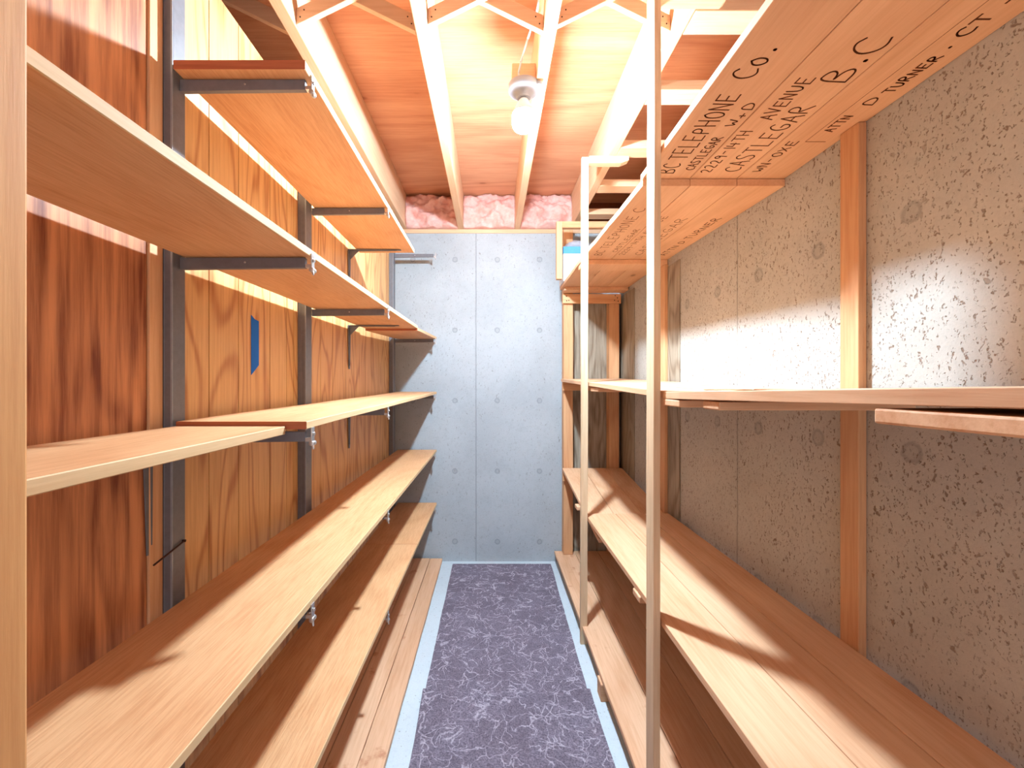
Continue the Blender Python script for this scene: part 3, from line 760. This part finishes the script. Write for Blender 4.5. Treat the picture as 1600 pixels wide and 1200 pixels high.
def write(bm, text, y0, y1, x, h, z, sw, slant=0.0, dz=None):
    """letters read towards the camera (-Y), tops towards the aisle (-X), on a board's underside"""
    tot = sum(0.45 if c == ' ' else (0.35 if c in '1.I' else 0.8) for c in text)
    adv = (y0 - y1) / tot
    u = 0.0
    rr = random.Random(text)
    for c in text:
        wd = 0.45 if c == ' ' else (0.35 if c in '1.I' else 0.8)
        if c != ' ':
            jx = rr.uniform(-.06, .06) * h; js = rr.uniform(.92, 1.1)
            for pl in F[c]:
                pts = [Vector((x - (b * js * h + jx) - slant * (u + a) * adv, y0 - (u + a) * adv)) for a, b in pl]
                # round the strokes
                if len(pl) > 4:
                    for _ in range(2):
                        q = [pts[0]]
                        for a_, b_ in zip(pts, pts[1:]): q += [a_ * .75 + b_ * .25, a_ * .25 + b_ * .75]
                        q.append(pts[-1]); pts = q
                for p, q in zip(pts, pts[1:]):
                    d = (q - p)
                    if d.length < 1e-6: continue
                    d.normalize(); n = Vector((-d.y, d.x)) * sw * .5; e = d * sw * .35
                    cs = [p - e + n, p - e - n, q + e - n, q + e + n]
                    def zz(v): return (z if dz is None else dz(v.y)) + H
                    lo_ = [bm.verts.new((v.x, v.y, zz(v) - 0.0006)) for v in cs]; hi_ = [bm.verts.new((v.x, v.y, zz(v) - 0.00005)) for v in cs]
                    bm.faces.new(lo_); bm.faces.new(hi_)
                    for i in range(4): bm.faces.new((lo_[i], lo_[(i + 1) % 4], hi_[(i + 1) % 4], hi_[i]))
        u += wd
b = mb(); write(b, 'BC TELEPHONE', 1.31, 0.945, 0.548, 0.047, Z1b, 0.0032)
obj('handwriting', b, 'ink', t1[0])
b = mb(); write(b, 'Co.', 0.905, 0.815, 0.543, 0.050, Z1b, 0.0032)
obj('handwriting', b, 'ink', t1[0])
b = mb(); write(b, 'CASTLEGAR', 1.29, 1.115, 0.596, 0.026, Z1b, 0.0026)
obj('handwriting', b, 'ink', t1[0])
b = mb(); write(b, 'W&D', 1.07, 0.975, 0.601, 0.026, Z1b, 0.0028)
obj('handwriting', b, 'ink', t1[0])
b = mb(); write(b, '2229-14TH', 1.305, 1.085, 0.655, 0.030, Z1b, 0.0028, slant=0.0)
obj('handwriting', b, 'ink', t1[1])
b = mb(); write(b, 'AVENUE', 1.045, 0.895, 0.672, 0.030, Z1b, 0.0028)
obj('handwriting', b, 'ink', t1[1])
b = mb(); write(b, 'CASTLEGAR', 1.30, 0.985, 0.732, 0.048, Z1b, 0.0030, slant=-0.02)
obj('handwriting', b, 'ink', t1[1])
b = mb(); write(b, 'B.C', 0.915, 0.785, 0.742, 0.062, Z1b, 0.0034)
obj('handwriting', b, 'ink', t1[1])
b = mb(); write(b, 'WN-OXE', 1.30, 1.13, 0.805, 0.026, Z1b, 0.0028)
obj('handwriting', b, 'ink', t1[2])
b = mb(); write(b, 'ATTN', 1.095, 1.025, 0.857, 0.022, Z1b, 0.0028)
obj('handwriting', b, 'ink', t1[2])
b = mb(); write(b, 'D', 0.99, 0.955, 0.866, 0.026, Z1b, 0.0028)
obj('handwriting', b, 'ink', t1[2])
b = mb(); write(b, 'TURNER', 0.948, 0.838, 0.874, 0.022, Z1b, 0.0030)
obj('handwriting', b, 'ink', t1[2])
b = mb(); write(b, '.', 0.825, 0.81, 0.866, 0.024, Z1b, 0.0030)
obj('handwriting', b, 'ink', t1[2])
b = mb(); write(b, 'CT', 0.795, 0.74, 0.866, 0.026, Z1b, 0.0032)
obj('handwriting', b, 'ink', t1[2])
b = mb(); write(b, '+5O', 0.725, 0.65, 0.868, 0.024, Z1b, 0.0032)
obj('handwriting', b, 'ink', t1[2])
f2 = lambda y: z2(y) - 0.0215
b = mb(); write(b, 'BC TELEPHONE C', 2.16, 1.52, 0.545, 0.040, 0, 0.0026, dz=f2)
obj('handwriting', b, 'ink_faint', t2[0])
b = mb(); write(b, 'CASTLEGAR', 2.10, 1.75, 0.60, 0.022, 0, 0.0022, dz=f2)
obj('handwriting', b, 'ink_faint', t2[0])
b = mb(); write(b, '2229-14TH AVENUE', 2.15, 1.60, 0.655, 0.026, 0, 0.0022, dz=f2)
obj('handwriting', b, 'ink_faint', t2[1])
b = mb(); write(b, 'CASTLEGAR', 2.15, 1.62, 0.735, 0.036, 0, 0.0024, dz=f2)
obj('handwriting', b, 'ink_faint', t2[1])
b = mb(); write(b, 'ATTN D TURNER', 2.16, 1.62, 0.862, 0.028, 0, 0.003, dz=f2)
obj('handwriting', b, 'ink', t2[2])
b = mb(); bx(b, 0.8216, 0.8224, 0.60, 1.14, Z1b - 0.0005, Z1b - 0.0001); bx(b, 0.8224, 0.875, 1.139, 1.141, Z1b - 0.0005, Z1b - 0.0001)
obj('ruled_line', b, 'ink_faint', t1[2])
